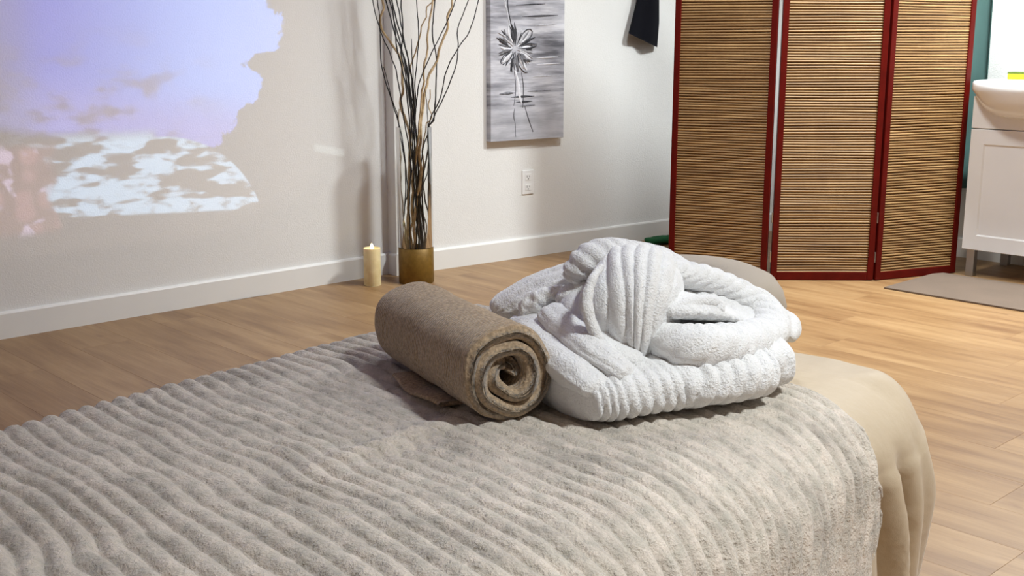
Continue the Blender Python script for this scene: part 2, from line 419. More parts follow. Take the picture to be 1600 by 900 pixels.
bm = bmesh.new(); box(bm, bed(-BLEN / 2 + SEND, TW / 2, ZT - .10), (BLEN - .1, TW - .08, .06), Matrix.Rotation(ang, 3, 'Z')); obj_bm('frame', bm, M_wood, tb)
for s in (-0.02, -BLEN + SEND + .16):
    for t in (0.08, TW - .08):
        box_obj('leg', bed(s, t, (ZT - .13) / 2), (.045, .06, ZT - .13), M_wood, tb, Matrix.Rotation(ang, 3, 'Z'), .004)
# head cushion on its arm beyond the end of the table
M_cush = MatB('cushion_cover', srgb(176, 164, 148), 0.85, spec=0.2, sheen=0.2); M_cush.bump(M_cush.noise(700, 2), 0.0004); M_cush = M_cush.m
def cushion():
    c0 = (0.17, 0.44); z0 = 0.60; A = np.linspace(0, 2 * np.pi, 64, endpoint=False); rows = []
    for f, z in ((0.0, .040), (.5, .042), (.75, .040), (.88, .032), (.96, .016), (1.0, -.006), (.97, -.035), (.85, -.050), (.3, -.05)):
        rows.append([bed(c0[0] + 0.13 * f * math.cos(a) , c0[1] + 0.16 * f * math.sin(a), z0 + z + .01 * math.cos(a)) for a in A])
    P = np.array(rows); P[:, :, 2] += .002 * fbm(P * 15, 3, 2)
    grid('face_cushion', P, M_cush, tb, close_v=True, caps=True)
    am = simple('arm_metal', (.5, .5, .5), .35, 1.0)
    for t in (.36, .52): box_obj('cushion_arm', bed(0.10, t, ZT - .06), (.24, .018, .018), am, tb, Matrix.Rotation(ang, 3, 'Z'))
cushion()

# ---- the smooth taupe sheet: a top with a skirt hanging in folds
SHEETC = srgb(190, 172, 146)
def mat_sheet():
    m = MatB('taupe_sheet', SHEETC, 0.62, spec=0.3, sheen=0.25)
    m.setcol(m.ramp(m.noise(5, 3), [(0.3, shade(SHEETC, .93)), (0.7, shade(SHEETC, 1.05))]))
    m.bump(m.noise(900, 2), 0.00025); m.bump(m.noise(22, 3), 0.003); return m.m
def sheet():
    n = 60; o0 = rrect(0, 0.13, n)
    # densify straight sides
    pts = []
    for k in range(len(o0)):
        a, b = o0[k], o0[(k + 1) % len(o0)]; L = np.linalg.norm(b - a); m = max(1, int(L / 0.008)) if L > .05 else 1
        for q in range(m): pts.append(a + (b - a) * q / m)
    o = np.array(pts); N = len(o)
    tg = np.roll(o, -1, 0) - np.roll(o, 1, 0); tg /= np.linalg.norm(tg, axis=1)[:, None]; nr = np.stack([tg[:, 1], -tg[:, 0]], 1)
    ds = np.linalg.norm(np.roll(o, -1, 0) - o, axis=1); arc = np.r_[0, np.cumsum(ds)[:-1]]
    # arc position measured from the middle of the near end corner (index n/2)
    ac = arc - arc[n // 2]; tot = ds.sum(); ac = (ac + tot / 2) % tot - tot / 2
    rows = []; drop = 0.50
    prof = [(-.128, -.001), (-.116, -.001)] + [(-.106 * (1 - math.sin(a)) , -.087 * (1 - math.cos(a)) - .001) for a in np.radians(np.linspace(5, 88, 14))]
    for q in np.linspace(.093, drop, 34): prof.append((0.004, -q))
    for off, dz in prof:
        d = max(0, -dz - .05)
        fold = 0.0
        if d > 0:
            amp = min(1, d / .16)
            gz = lambda c_, w_: np.exp(-((ac - c_ - .25 * d) / w_) ** 2)
            amp = sstep(np.array(d), 0, .13)
            ff = -.040 * gz(-.205, .015) + .016 * gz(-.168, .016) - .046 * gz(-.138, .015) + .032 * gz(-.045, .060) - .012 * gz(-.085, .012) - .016 * gz(.06, .03) + .018 * gz(.13, .03)
            ff = ff + .008 * np.sin(ac * 40) * sstep(np.abs(ac - .02), .2, .4) * (ac > 0)
            fold = amp * ff + .004 * amp * fbm(np.stack([ac * 9, 0 * ac + d * 4, 0 * ac], 1), 5, 2) * (ac > -.2)
        we = sstep(o[:, 0], SEND - .12, SEND - .01); off = off * (1 - .5 * we) if abs(off) < .12 else off + 0 * we; dzz = dz * (1 - .45 * we) if dz > -.09 else dz + .039 * we * np.exp(-(-dz - .09) / .08)
        xy = o + nr * (off + fold)[:, None]
        z = ZT + dzz
        if dz > -.03: z = z + .0022 * fbm(np.stack([xy[:, 0] * 14, xy[:, 1] * 26, 0 * ac], 1), 8, 2)
        rows.append(np.array([bed(s, t, zz) for (s, t), zz in zip(xy, z)]))
    P = np.array(rows)
    ob = grid('sheet', P, mat_sheet(), None, close_v=True, caps=False)
    me = ob.data; bm = bmesh.new(); bm.from_mesh(me); bm.verts.ensure_lookup_table()
    f = bm.faces.new([bm.verts[i] for i in range(N)]); f.smooth = True
    bmesh.ops.recalc_face_normals(bm, faces=bm.faces); bm.to_mesh(me); bm.free()
    tag(ob, 'smooth taupe sheet hanging in loose folds over the end of the massage table', 'sheet')
sheet()

# ---- ribbed fleece blanket
BLC = srgb(212, 200, 187)
def mat_blanket():
    m = MatB('ribbed_fleece', BLC, 0.85, spec=0.15, sheen=0.35)
    a = m.noise(10, 5, m.vec((2.2, 1.0, 1.0), rot=(0, 0, -.1)), 0.68); b = m.noise(60, 3); 
    c = m.ramp(a, [(0.34, shade(BLC, .78)), (0.46, shade(BLC, 1.05)), (0.56, shade(BLC, 1.18)), (.70, shade(BLC, 1.32))])
    c = m.mixc(0.7, c, m.ramp(b, [(0.3, (.70, .75, .74)), (0.65, (1, 1, 1))]), 'MULTIPLY')
    g = m.noise(300, 3, None, .75); c = m.mixc(0.55, c, m.ramp(g, [(0.3, (.66, .65, .64)), (0.6, (1, 1, 1))]), 'MULTIPLY')
    m.setcol(c); m.bump(g, 0.0035, .9); m.bump(m.noise(110, 2), 0.0035, .8); return m.m
def blanket():
    PITCH = 0.0225
    s = np.linspace(-1.45, 0, 760); R0 = 0.085; lift = .007
    # cross profile, from the far hem over the top to the near hem: (t, z, across-length)
    prof = []
    for z in np.linspace(-.30, -R0, 10): prof.append((TW + lift, z))
    for k in range(1, 12): a = math.radians(90 * k / 12); prof.append((TW + lift - R0 * .8 * (1 - math.cos(a)), -R0 + (R0 + lift) * math.sin(a)))
    FX, FZ = .112, .088
    for t in np.linspace(TW - R0 * .8, FX, 116): prof.append((t, lift))
    for k in range(1, 26): a = math.radians(90 * k / 26); prof.append((-lift + (FX + lift) * (1 - math.sin(a)), -FZ + (FZ + lift) * math.cos(a)))
    for z in np.linspace(-FZ, -.52, 70): prof.append((-lift, z))
    prof = np.array(prof); q = np.r_[0, np.cumsum(np.linalg.norm(np.diff(prof, axis=0), axis=1))]
    tn = np.gradient(prof, axis=0); tn /= np.linalg.norm(tn, axis=1)[:, None]; nt_, nz_ = -tn[:, 1] * -1, tn[:, 0] * -1   # outward normal in (t,z)
    topw = sstep(prof[:, 1], -.05, .0)                      # 1 on the top, 0 on the drops
    near = sstep(prof[:, 0], .12, -.005); depth = np.maximum(0, -prof[:, 1] - .02) * (prof[:, 0] < .2)
    # end hem: runs a little askew over the top, waves on the near drop
    hem = -0.015 - 0.110 * sstep(prof[:, 0], .72, .02) - .02 * sstep(depth, 0, .06) + .030 * np.exp(-((depth - .12) / .06) ** 2) - .035 * sstep(depth, .14, .34)
    S, Q = np.meshgrid(s, q, indexing='ij'); Hm = hem[None, :]
    S = (S - s[0]) / (0 - s[0]) * (Hm - s[0]) + s[0]
    T = np.repeat(prof[None, :, 0], len(s), 0); Z = np.repeat(prof[None, :, 1], len(s), 0)
    tw = topw[None, :]; dp = depth[None, :]
    pw = np.stack([S, Q, 0 * S], 2)
    warp = .015 * fbm(pw * np.array([3.2, 5.5, 1]), 11, 2) + .0075 * fbm(pw * np.array([11, 17, 1]), 12, 2)
    crk = np.exp(-(((S + .575) / .10) ** 2 + ((T - .36) / .035) ** 2))      # wrinkle across the ribs
    warp = warp + .012 * crk * np.sin((T - .36) * 90)
    shear = -.17 * np.clip(TW - Q + .30, -.1, .76)
    ph = (S + shear + warp) / PITCH
    rib = np.abs(np.sin(np.pi * ph)) ** .6
    wear = .55 + .55 * sstep(fbm(pw * np.array([4, 4, 1]), 21, 3), -.40, .25)
    edge_soft = 1 - .28 * np.exp(-((Q - q[np.argmin(np.abs(prof[:, 0] - .07) + 9 * (prof[:, 1] < -.02))]) / .07) ** 2)
    ampl = .0079 * wear * edge_soft
    h = ampl * (rib - .55) + .0040 * fbm(pw * np.array([7, 9, 1]), 31, 3) * tw + .0012 * fbm(pw * 60, 41, 2) + .0008 * fbm(pw * 130, 42, 2)
    h = h + crk * .006 * np.cos((T - .36) * 80)
    # drop drapes: soft vertical folds growing downwards
    am = np.minimum(1, dp / .25)
    h = h + am * (.010 * np.sin(S * 16 + .8) + .006 * np.sin(S * 41 + 2 + 2 * dp))
    hemup = np.exp(-((S - Hm) / .004) ** 2) * .003
    h = h + .0035 - hemup
    P = OB[None, None] + ES * S[:, :, None] + ET * (T + nt_[None] * h)[:, :, None] + np.array([0, 0, 1.0]) * (ZT + Z + nz_[None] * h)[:, :, None]
    mat = mat_blanket()
    root = thing('blanket', 'grey beige ribbed fleece blanket spread over the massage table', 'blanket', tuple(bed(-.7, .38, ZT)), ang)
    grid('ribbed_top', P, mat, root)
    # rolled hem seam at the end
    hp = P[-1, ::2]
    grid('hem', tube(hp[40:], .0028, 8), mat, root, close_v=True)
    # turned back corner seen behind the hem on the near drop
    zz = np.linspace(-.14, -.52, 40); ss_ = np.linspace(0, 1, 22)
    G = np.array([[bed(-.21 + k * (.085 - .02 * math.cos((z + .14) * 12)), -.009, ZT + z) for z in zz] for k in ss_])
    grid('turned_corner', G, mat, root)
blanket()

# ------------------------------------------------------------------ rolled towel
TOWC = srgb(172, 150, 124)
def mat_towel():
    m = MatB('terry_towel', TOWC, 0.95, spec=0.1, sheen=0.3)
    n = m.noise(260, 3, None, .7)
    c = m.ramp(n, [(0.30, shade(TOWC, .60)), (0.5, shade(TOWC, 1.0)), (0.72, shade(TOWC, 1.5))])
    c = m.mixc(0.3, c, m.ramp(m.noise(14, 3), [(0.35, (.75, .73, .7)), (0.65, (1, 1, 1))]), 'MULTIPLY')
    m.setcol(c)
    wv = m.N.new('ShaderNodeTexWave'); wv.wave_type = 'BANDS'; wv.bands_direction = 'X'; wv.inputs['Scale'].default_value = 70
    wv.inputs['Distortion'].default_value = 3.0; wv.inputs['Detail'].default_value = 2; wv.inputs['Detail Scale'].default_value = 1.5
    m.L.new(m.tc.outputs['UV'], wv.inputs[0])
    m.bump(wv.outputs[0], .0011, .7); m.bump(n, .0022, .9); return m.m
def towel():
    mat = mat_towel()
    A = on_z(797, 657, ZT + .012) * np.array([1, 1, 0]); B = on_z(642, 560, ZT + .012) * np.array([1, 1, 0])          # where the roll touches the blanket: near end, far end
    RT = 0.054; zc = ZT + .012 + RT
    ax = (B - A) / np.linalg.norm(B - A); Lt = np.linalg.norm(B - A) + .02
    side = np.array([ax[1], -ax[0], 0]); upv = np.array([0, 0, 1.0])            # side points to the right of the roll
    A0 = A - ax * .0 + side * .0
    root = thing('rolled_towel', 'brown terry towel rolled up beside the white robe', 'towel', (A0[0], A0[1], ZT + .01))
    # spiral section: centre line and half thickness
    turns = 2.9; n = 360
    q = np.linspace(0, 1, n); phi = 2 * np.pi * turns * (1 - q) ; phi0 = math.radians(-60)
    thick = .0068
    r = .006 + (RT - thick - .006) * np.minimum(1, q / .78) ** .92
    wobble = 1 + .07 * np.sin(phi * 1.0 + .8) * (1 - q) + .06 * np.sin(3 * phi + 1.2) * (1 - q) + .02 * np.sin(5 * phi)
    r = r * wobble
    pa = phi0 - phi
    cx, cy = r * np.cos(pa), r * np.sin(pa)
    tx, ty = np.gradient(cx), np.gradient(cy); tl = np.hypot(tx, ty); tx /= tl; ty /= tl
    hw = np.full(n, thick * 1.22); hw[:14] *= np.sqrt(np.linspace(.05, 1, 14)); hw[-16:] *= np.sqrt(np.linspace(1, .12, 16))
    hw = hw * (1 + .08 * np.sin(np.linspace(0, 40, n)))
    ox, oy = cx - ty * hw, cy + tx * hw; ix, iy = cx + ty * hw, cy - tx * hw
    sx = np.r_[ox, ix[::-1]]; sy = np.r_[oy, iy[::-1]]; mcx = np.r_[cx, cx[::-1]]; mcy = np.r_[cy, cy[::-1]]; qq = np.r_[q, q[::-1]]
    rows = []; uvs = []; nl = 70
    lens = np.linspace(0, 1, nl)
    lens = (1 - np.cos(np.pi * lens)) / 2 * .5 + lens * .5
    ca = np.r_[np.cumsum(np.hypot(np.diff(sx, prepend=sx[0]), np.diff(sy, prepend=sy[0])))]
    for k, l in enumerate(lens):
        a = l * Lt
        e0 = min(1, a / .0075); e1 = min(1, (Lt - a) / .0075); rnd = math.sqrt(max(.0, 1 - (1 - min(e0, e1)) ** 2)) * .92 + .08
        px = mcx + (sx - mcx) * rnd; py = mcy + (sy - mcy) * rnd
        # far end narrows over the fold, as a rolled towel does
        tf = 1 - .30 * sstep(a, Lt - .055, Lt + .01) ** 2
        px = px * tf; py = py * tf
        endw = (1 - sstep(a, 0, .05))
        bulge = (.010 * np.sin(2 * np.pi * turns * (1 - qq) * 1.0 + 2) * (1 - qq) + .009 * (1 - np.abs(2 * qq - .9)) - .010 * (qq < .12)) * endw
        bulge = bulge + .003 * endw * fbm(np.stack([sx * 34, sy * 34, 0 * sx], 1), 3, 2)
        P = A0[None] + ax[None] * (a - bulge)[:, None] + side[None] * px[:, None] + upv[None] * (zc + py - .0)[:, None]
        rr = np.hypot(px, py)[:, None] + 1e-6
        rad = (side[None] * px[:, None] + upv[None] * py[:, None]) / rr
        P = P + rad * (.0020 * fbm(P * 26, 5, 2) + .0006 * fbm(P * 90, 6, 2))[:, None]
        P[:, 2] = np.maximum(P[:, 2], ZT + .0115)
        rows.append(P); uvs.append(np.stack([np.full(len(px), a), ca], 1))
    grid('roll', np.array(rows), mat, root, close_v=True, caps=True, uv=np.array(uvs))
    # loose outer wrap on the right side of the near end
    a_ = np.radians(np.linspace(84, -40, 40)); rows = []; uvs = []
    def wrap(f, inner):
        out = []
        for t in a_:
            sag = .5 - .5 * math.cos((t - a_[-1]) / (a_[0] - a_[-1]) * 2 * math.pi)
            rr = RT - .006 if inner else RT - .002 + .013 * sag * (1 - f)
            out.append((rr * math.cos(t), rr * math.sin(t)))
        return out
    for f in np.linspace(0, 1, 44):
        a = .020 + f * .17; ring = wrap(f, False) + wrap(f, True)[::-1]
        e = math.sqrt(max(0, 1 - (1 - min(1, f / .10)) ** 2))
        ri = wrap(f, True) + wrap(f, True)[::-1]
        P = np.array([A0 + ax * a + side * (u0 + (u1 - u0) * e) + upv * (zc + v0 + (v1 - v0) * e) for (u0, v0), (u1, v1) in zip(ri, ring)])
        P = P + (.0016 * fbm(P * 30, 15, 2))[:, None] * side
        P[:, 2] = np.maximum(P[:, 2], ZT + .0115)
        rows.append(P); uvs.append(np.stack([np.full(len(ring), a), np.linspace(0, .4, len(ring))], 1))
    grid('outer_wrap', np.array(rows), mat, root, close_v=True, caps=True, uv=np.array(uvs))
    # the towel's end hem lying out flat under the left side
    rows = []
    for f in np.linspace(0, 1, 30):
        a = .075 + f * .135; wd = .020 * math.sin(min(1, f * 1.15 + .12) * math.pi * .56) * (1 - .55 * f * f) + .018
        ring = []
        for u_, z_ in ((-.012, .0135), (-.028 - wd * .5, .014), (-.030 - wd, .0145), (-.033 - wd, .017), (-.030 - wd, .0200), (-.028 - wd * .5, .0195), (-.012, .019)):
            ring.append(A0 + ax * a + side * u_ + upv * (ZT + z_ + .0015 * math.sin(f * 9)))
        rows.append(ring)
    grid('end_hem', np.array(rows), mat, root, close_v=True, caps=True)
towel()

# ------------------------------------------------------------------ folded white bathrobe
RA = on_z(920, 681, ZT + .012); RA[2] = ZT; RU = np.array([0.932, -0.362, 0]); RV = np.array([0.362, 0.932, 0])
def rp(x, y, v): return on_plane(x, y, RA + RV * v, RV)          # a point of the robe, v metres behind its front face
def rc(*pts): return [tuple(rp(x, y, v)) + (a, b) for x, y, v, a, b in pts]
ROBC = (0.90, 0.895, 0.89)
def mat_robe():
    m = MatB('white_plush', ROBC, 0.9, spec=0.15, sheen=0.4)
    m.setcol(m.ramp(m.noise(40, 3), [(0.3, shade(ROBC, .94)), (0.7, shade(ROBC, 1.03))]))
    m.bump(m.noise(360, 3, None, .7), .0026, .9); m.bump(m.noise(90, 3), .0028, .7); return m.m
def robe():
    mat = mat_robe()
    root = thing('bathrobe', 'white ribbed plush bathrobe folded in a heap at the end of the blanket', 'bathrobe', tuple(RA + RU * .15 + RV * .12 + np.array([0, 0, .012])))
    FB = ZT + .013
    kw = dict(mat=mat, parent=root, flat_bottom=FB)
    def loc(u, v, w): return RA + RU * u + RV * v + np.array([0, 0, w])
    def lc(*rows): return [tuple(loc(u, v, w_)) + (a, b) for u, v, w_, a, b in rows]
    # lower folded layers: three lengths of the skirt side by side
    sweep('folded_skirt', ctrl=lc((-.014, .115, .043, .108, .028), (.03, .120, .044, .118, .032), (.10, .120, .045, .119, .033), (.165, .118, .045, .117, .031)), nl=120, nc=120, e=3.0, rend=(.55, .4), rib=('ring', .0155, .0060, .12), seed=2, **kw)
    sweep('folded_skirt', ctrl=lc((.115, .130, .043, .120, .030), (.15, .127, .048, .134, .036), (.20, .128, .050, .134, .038), (.245, .135, .050, .120, .035)), nl=110, nc=120, e=2.6, rend=(.8, .6), rib=('ring', .0145, .0070, -.45), seed=3, **kw)
    sweep('folded_skirt', ctrl=lc((.19, .145, .047, .125, .034), (.25, .150, .051, .125, .039), (.298, .155, .047, .118, .034)), nl=90, nc=110, e=2.8, rend=(.4, .75), rib=('ring', .019, .0034, .1), seed=4, **kw)
    # inner layers seen at the open left end
    sweep('inner_fold', ctrl=rc((940, 612, .012, .020, .011), (900, 580, .06, .026, .018), (862, 545, .14, .032, .022), (835, 520, .22, .03, .022), (815, 505, .27, .024, .016)), nl=70, nc=48, seed=5, rib=('long', 7, .0018, 0), **kw)
    sweep('inner_fold', ctrl=rc((985, 590, .020, .018, .011), (932, 552, .060, .022, .016), (890, 512, .14, .026, .019), (862, 488, .20, .022, .016)), nl=70, nc=48, seed=7, rib=('long', 9, .0020, 1), **kw)
    sweep('inner_fold', ctrl=rc((1000, 566, .060, .020, .010), (960, 545, .075, .026, .013), (918, 490, .15, .026, .017), (893, 465, .20, .018, .013)), nl=70, nc=48, seed=6, rend=(.4, 1), rib=('long', 4, .0012, 2), **kw)
    # the body: a broad cushion of cloth under everything else
    sweep('body', ctrl=rc((940, 500, .22, .06, .03), (1000, 492, .22, .10, .045), (1080, 488, .22, .11, .045), (1160, 502, .20, .09, .032), (1205, 515, .19, .06, .02)), nl=110, nc=110, e=2.3, rib=('ring', .020, .003, .1), seed=8, **kw)
    sweep('shoulder', ctrl=rc((772, 489, .32, .022, .009), (800, 476, .32, .042, .018), (850, 456, .31, .048, .025), (900, 440, .29, .048, .027), (945, 432, .27, .04, .024)), nl=90, nc=60, rib=('long', 13, .0032, 6), seed=10, **kw)
    # gathered lumps where the belt loop pulls
    sweep('belt', ctrl=rc((812, 494, .250, .010, .008), (826, 480, .246, .017, .013), (846, 467, .24, .016, .013), (868, 458, .228, .012, .010), (900, 460, .215, .012, .010), (930, 470, .20, .010, .009)), nl=70, nc=36, nz=.006, nscale=60, rib=('ring', .016, .002, .5), seed=11, **kw)
    sweep('gathered_fold', ctrl=rc((868, 470, .215, .010, .008), (888, 462, .205, .016, .012), (905, 452, .20, .016, .012), (925, 440, .195, .012, .010)), nl=50, nc=36, nz=.005, nscale=50, rib=('long', 5, .002, 4), seed=12, **kw)
    # hood: a dome whose ribs run down its front, its open rim to the right
    sweep('hood', ctrl=rc((926, 484, .175, .070, .052), (950, 482, .160, .096, .070), (992, 480, .145, .104, .076), (1030, 484, .130, .100, .073), (1066, 494, .115, .085, .058)), nl=140, nc=110, e=2.1, rend=(.8, .9), rib=('ring', .0132, .0058, .0), seed=13, **kw)
    sweep('hood_top', ctrl=rc((895, 442, .215, .018, .014), (912, 416, .205, .030, .022), (943, 398, .20, .036, .020), (985, 397, .20, .040, .016), (1030, 408, .21, .042, .016), (1075, 424, .21, .03, .012)), nl=90, nc=60, rib=('ring', .0135, .0046, .3), seed=14, **kw)
    sweep('seam_roll', ctrl=rc((942, 414, .115, .004, .004), (926, 436, .098, .006, .006), (917, 468, .085, .0075, .007), (924, 505, .075, .0075, .007), (942, 540, .066, .007, .0065), (972, 572, .060, .006, .006)), nl=90, nc=24, nz=.002, rib=('ring', .02, .0010, 0), seed=15, **kw)
    # collar: a thick roll that runs along the back, turns at the right and comes back along the front
    sweep('collar', ctrl=rc((1000, 418, .150, .016, .012), (1040, 422, .165, .024, .016), (1090, 434, .175, .027, .018), (1140, 453, .175, .027, .019), (1182, 476, .160, .026, .020), (1202, 500, .130, .025, .021), (1198, 521, .100, .027, .022), (1170, 534, .070, .031, .025), (1125, 541, .045, .034, .028), (1082, 543, .040, .032, .028), (1048, 538, .060, .028, .024), (1020, 520, .10, .024, .02)), nl=220, nc=64, nz=.004, nscale=22, rib=('ring', .019, .0026, -.9), seed=16, **kw)
    # cloth lying inside the collar, with a small hanger loop roll
    sweep('lining', ctrl=rc((1010, 478, .10, .045, .014), (1060, 476, .105, .050, .016), (1110, 486, .115, .045, .012), (1150, 498, .12, .03, .008)), nl=70, nc=60, rib=('ring', .016, .0012, .4), seed=17, **kw)
    sweep('lining_roll', ctrl=rc((1048, 496, .060, .007, .006), (1053, 482, .066, .008, .007), (1075, 473, .072, .009, .007), (1105, 470, .078, .009, .007), (1121, 477, .076, .008, .007), (1124, 491, .066, .006, .005)), nl=70, nc=28, nz=.002, seed=18, **kw)
    # tip of cloth sticking out at the right
    sweep('cuff', ctrl=rc((1140, 480, .20, .045, .016), (1190, 495, .18, .052, .020), (1232, 513, .16, .044, .017), (1252, 520, .15, .032, .011)), nl=70, nc=60, rend=(1, .9), rib=('ring', .018, .0010, .4), seed=19, **kw)
robe()

# ------------------------------------------------------------------ folding screen
M_red = simple('red_lacquer', srgb(84, 10, 4), 0.45, var=0.15, nscale=20, spec=0.15)
def mat_slat():
    m = MatB('bamboo_slats', srgb(170, 130, 82), 0.55)
    n = m.noise(1.0, 3, m.vec((3, 3, 95)), .6); n2 = m.noise(1.0, 3, m.vec((9, 9, 7)), .5); n3 = m.noise(1, 2, m.vec((60, 60, 30)))
    c = m.ramp(n, [(0.28, srgb(112, 82, 46)), (0.5, srgb(150, 116, 72)), (0.72, srgb(184, 148, 98))])
    c = m.mixc(0.45, c, m.ramp(n2, [(0.35, (.70, .62, .56)), (0.6, (1, 1, 1))]), 'MULTIPLY')
    c = m.mixc(0.3, c, m.ramp(n3, [(0.35, (.75, .68, .6)), (0.6, (1, 1, 1))]), 'MULTIPLY')
    m.setcol(c); return m.m
M_slat = mat_slat(); M_slatback = simple('screen_backing', srgb(92, 60, 32), 0.9)
M_hinge = simple('hinge_metal', (.55, .53, .5), .35, 1.0)
def screen():
    p1r = np.array(on_z(1197, 437, 0)[:2]); p2l = np.array(on_z(1203, 437, 0)[:2]); p2r = np.array(on_z(1362, 438, 0)[:2])
    p3l = np.array(on_z(1365, 438, 0)[:2]); p3r = np.array(on_z(1492, 426, 0)[:2]); p1l = np.array(on_z(1042, 424, 0)[:2])
    W = 0.435; HT = 1.78
    root = thing('folding_screen', 'three panel folding screen of bamboo slats in dark red frames', 'folding screen', (p2l[0], p2l[1], 0))
    def panel(a, b, anchor):
        d = (b - a) / np.linalg.norm(b - a)
        if anchor == 'r': a = b - d * W
        else: b = a + d * W
        rz = math.atan2(d[1], d[0]); n = np.array([d[1], -d[0]])
        if n @ a > 0: n = -n                                              # n looks at the viewer's side
        T = 0.022; SW = 0.026
        def at(along, z, out=0.0): q = a + d * along; return (q[0] + n[0] * out, q[1] + n[1] * out, z)
        rot = Matrix.Rotation(rz, 3, 'Z')
        pe = bpy.data.objects.new('panel', None); COL.objects.link(pe); pe.parent = root; pe.location = Vector(at(0, 0)) - root.location; pe.rotation_euler = (0, 0, rz)
        for al in (SW / 2, W - SW / 2): box_obj('stile', at(al, HT / 2 + .0015), (SW, T, HT - .003), M_red, pe, rot, .002)
        for z, hh in ((.0185, .034), (HT - .02, .034)): box_obj('rail', at(W / 2, z), (W - 2 * SW, T * .9, hh), M_red, pe, rot, .0015)
        # slats: thin half-round bamboo sticks one above the other on a dark backing
        box_obj('backing', at(W / 2, HT / 2, -.002), (W - 2 * SW, .002, HT - .07), M_slatback, pe, rot)
        V = []; Fc = []; z = .037; pitch = .0112; w2 = (W - 2 * SW) / 2 + .002
        while z < HT - .04:
            r_ = pitch * random.uniform(.38, .455); wob = random.uniform(-.0006, .0006); k0 = len(V); nseg = 4
            for e in (-1, 0, 1):
                zz = z + wob + .0012 * math.sin(z * 31 + e * 1.7 + rz)
                for q in range(nseg + 1):
                    t = math.pi * (q / nseg - .5); V.append(at(W / 2 + e * w2, zz + r_ * math.sin(t), .0005 + r_ * 1.1 * math.cos(t)))
            for e in range(2):
                for q in range(nseg):
                    i0 = k0 + e * (nseg + 1) + q; Fc.append((i0, i0 + nseg + 1, i0 + nseg + 2, i0 + 1))
            z += pitch * random.uniform(.96, 1.04)
        sl = link_mesh('slats', V, Fc, M_slat, pe, True); sl['kind'] = 'stuff'
        return at, rot, pe
    at1, r1, e1 = panel(p1l, p1r, 'r'); at2, r2, e2 = panel(p2l, p2r, 'l'); at3, r3, e3 = panel(p3l, p3r, 'l')
    for z in (.27, .10, 1.45): 
        box_obj('hinge', at2(-.003, z, .000), (.006, .010, .045), M_hinge, root, r2, .001)
        box_obj('hinge', at3(-.003, z, .000), (.006, .010, .045), M_hinge, root, r3, .001)
screen()

# ------------------------------------------------------------------ wash stand, sponge, mat, curtain
M_white = simple('white_lacquer', (0.84, 0.825, 0.80), 0.35, var=0.01)
M_ceramic = simple('white_ceramic', (0.88, 0.875, 0.86), 0.12, var=0.005)
M_steel = simple('brushed_steel', (.46, .46, .46), 0.38, 1.0, var=.05)
def vanity():
    XF = 4.82; YLf = 2.252; WD = 0.50; ZB = .119; ZTOP = .775; XBK = 5.235
    root = thing('washbasin_cabinet', 'white cabinet on steel legs carrying a rounded ceramic washbasin', 'washbasin', (XF + .2, YLf - WD / 2, 0))
    yc = YLf - WD / 2
    box_obj('body', ((XF + .018 + XBK) / 2, yc, (ZB + ZTOP) / 2), (XBK - XF - .018, WD, ZTOP - ZB), M_white, root, None, .002)
    box_obj('top_front', (XF + .009, yc, (.6405 + ZTOP) / 2), (.018, WD, ZTOP - .6405), M_white, root, None, .002)
    # door with a sunk middle field
    bm = bmesh.new(); z0, z1 = ZB, .6365; y0, y1 = yc - WD / 2, yc + WD / 2
    def ringv(x, my, mz0, mz1): return [bm.verts.new(p) for p in ((x, y0 + my, z0 + mz0), (x, y1 - my, z0 + mz0), (x, y1 - my, z1 - mz1), (x, y0 + my, z1 - mz1))]
    rs = [ringv(XF + .0175, 0, 0, 0), ringv(XF + .0015, 0, 0, 0), ringv(XF, .0015, .0015, .0015), ringv(XF, .058, .062, .062), ringv(XF + .006, .064, .068, .068)]
    for a, b in zip(rs, rs[1:]):
        for e in range(4): bm.faces.new((a[e], a[(e + 1) % 4], b[(e + 1) % 4], b[e]))
    bm.faces.new(rs[-1]); bm.faces.new(rs[0][::-1]); bmesh.ops.recalc_face_normals(bm, faces=bm.faces); obj_bm('door', bm, M_white, root)
    for x in (XF + .03, XBK - .04):
        for y in (YLf - .035, YLf - WD + .035):
            box_obj('leg', (x, y, ZB / 2), (.035, .035, ZB), M_steel, root, None, .002)
    # basin: lofted rings from the foot over the rim down into the bowl
    A = np.linspace(0, 2 * np.pi, 96, endpoint=False)
    def ring(sx, sy, z, e=2.5, cx=None, back=True):
        out = []
        for a in A:
            c, s_ = math.cos(a), math.sin(a); c2 = np.sign(c) * abs(c) ** (2 / e); s2 = np.sign(s_) * abs(s_) ** (2 / e)
            x = (4.96 if cx is None else cx) + sx * c2; x = min(x, XBK - .002)
            out.append((x, yc + sy * s2, z))
        return out
    prof = [(.10, .14, .690, 2.2), (.17, .18, .690, 2.2), (.205, .205, .700, 2.2), (.245, .235, .725, 2.3), (.270, .252, .757, 2.4), (.282, .262, .785, 2.6), (.288, .268, .797, 2.7), (.290, .270, .805, 2.8), (.290, .270, .832, 2.8), (.285, .266, .839, 2.8), (.276, .257, .841, 2.8),
            (.225, .222, .838, 2.5), (.215, .212, .832, 2.4), (.19, .19, .79, 2.2), (.13, .13, .745, 2), (.03, .03, .735, 2)]
    P = np.array([ring(a, b, z, e, cx=4.96 if k < 11 else 4.925) for k, (a, b, z, e) in enumerate(prof)])
    grid('basin', P, M_ceramic, root, close_v=True, caps=True)
vanity()
sp = thing('sponge', 'yellow sponge with a dark green scouring face lying on the washbasin rim', 'sponge', (5.03, 1.99, .842))
SPC = on_plane(1600, 122, np.array([4.90, 0, 0]), np.array([1.0, 0, 0]))
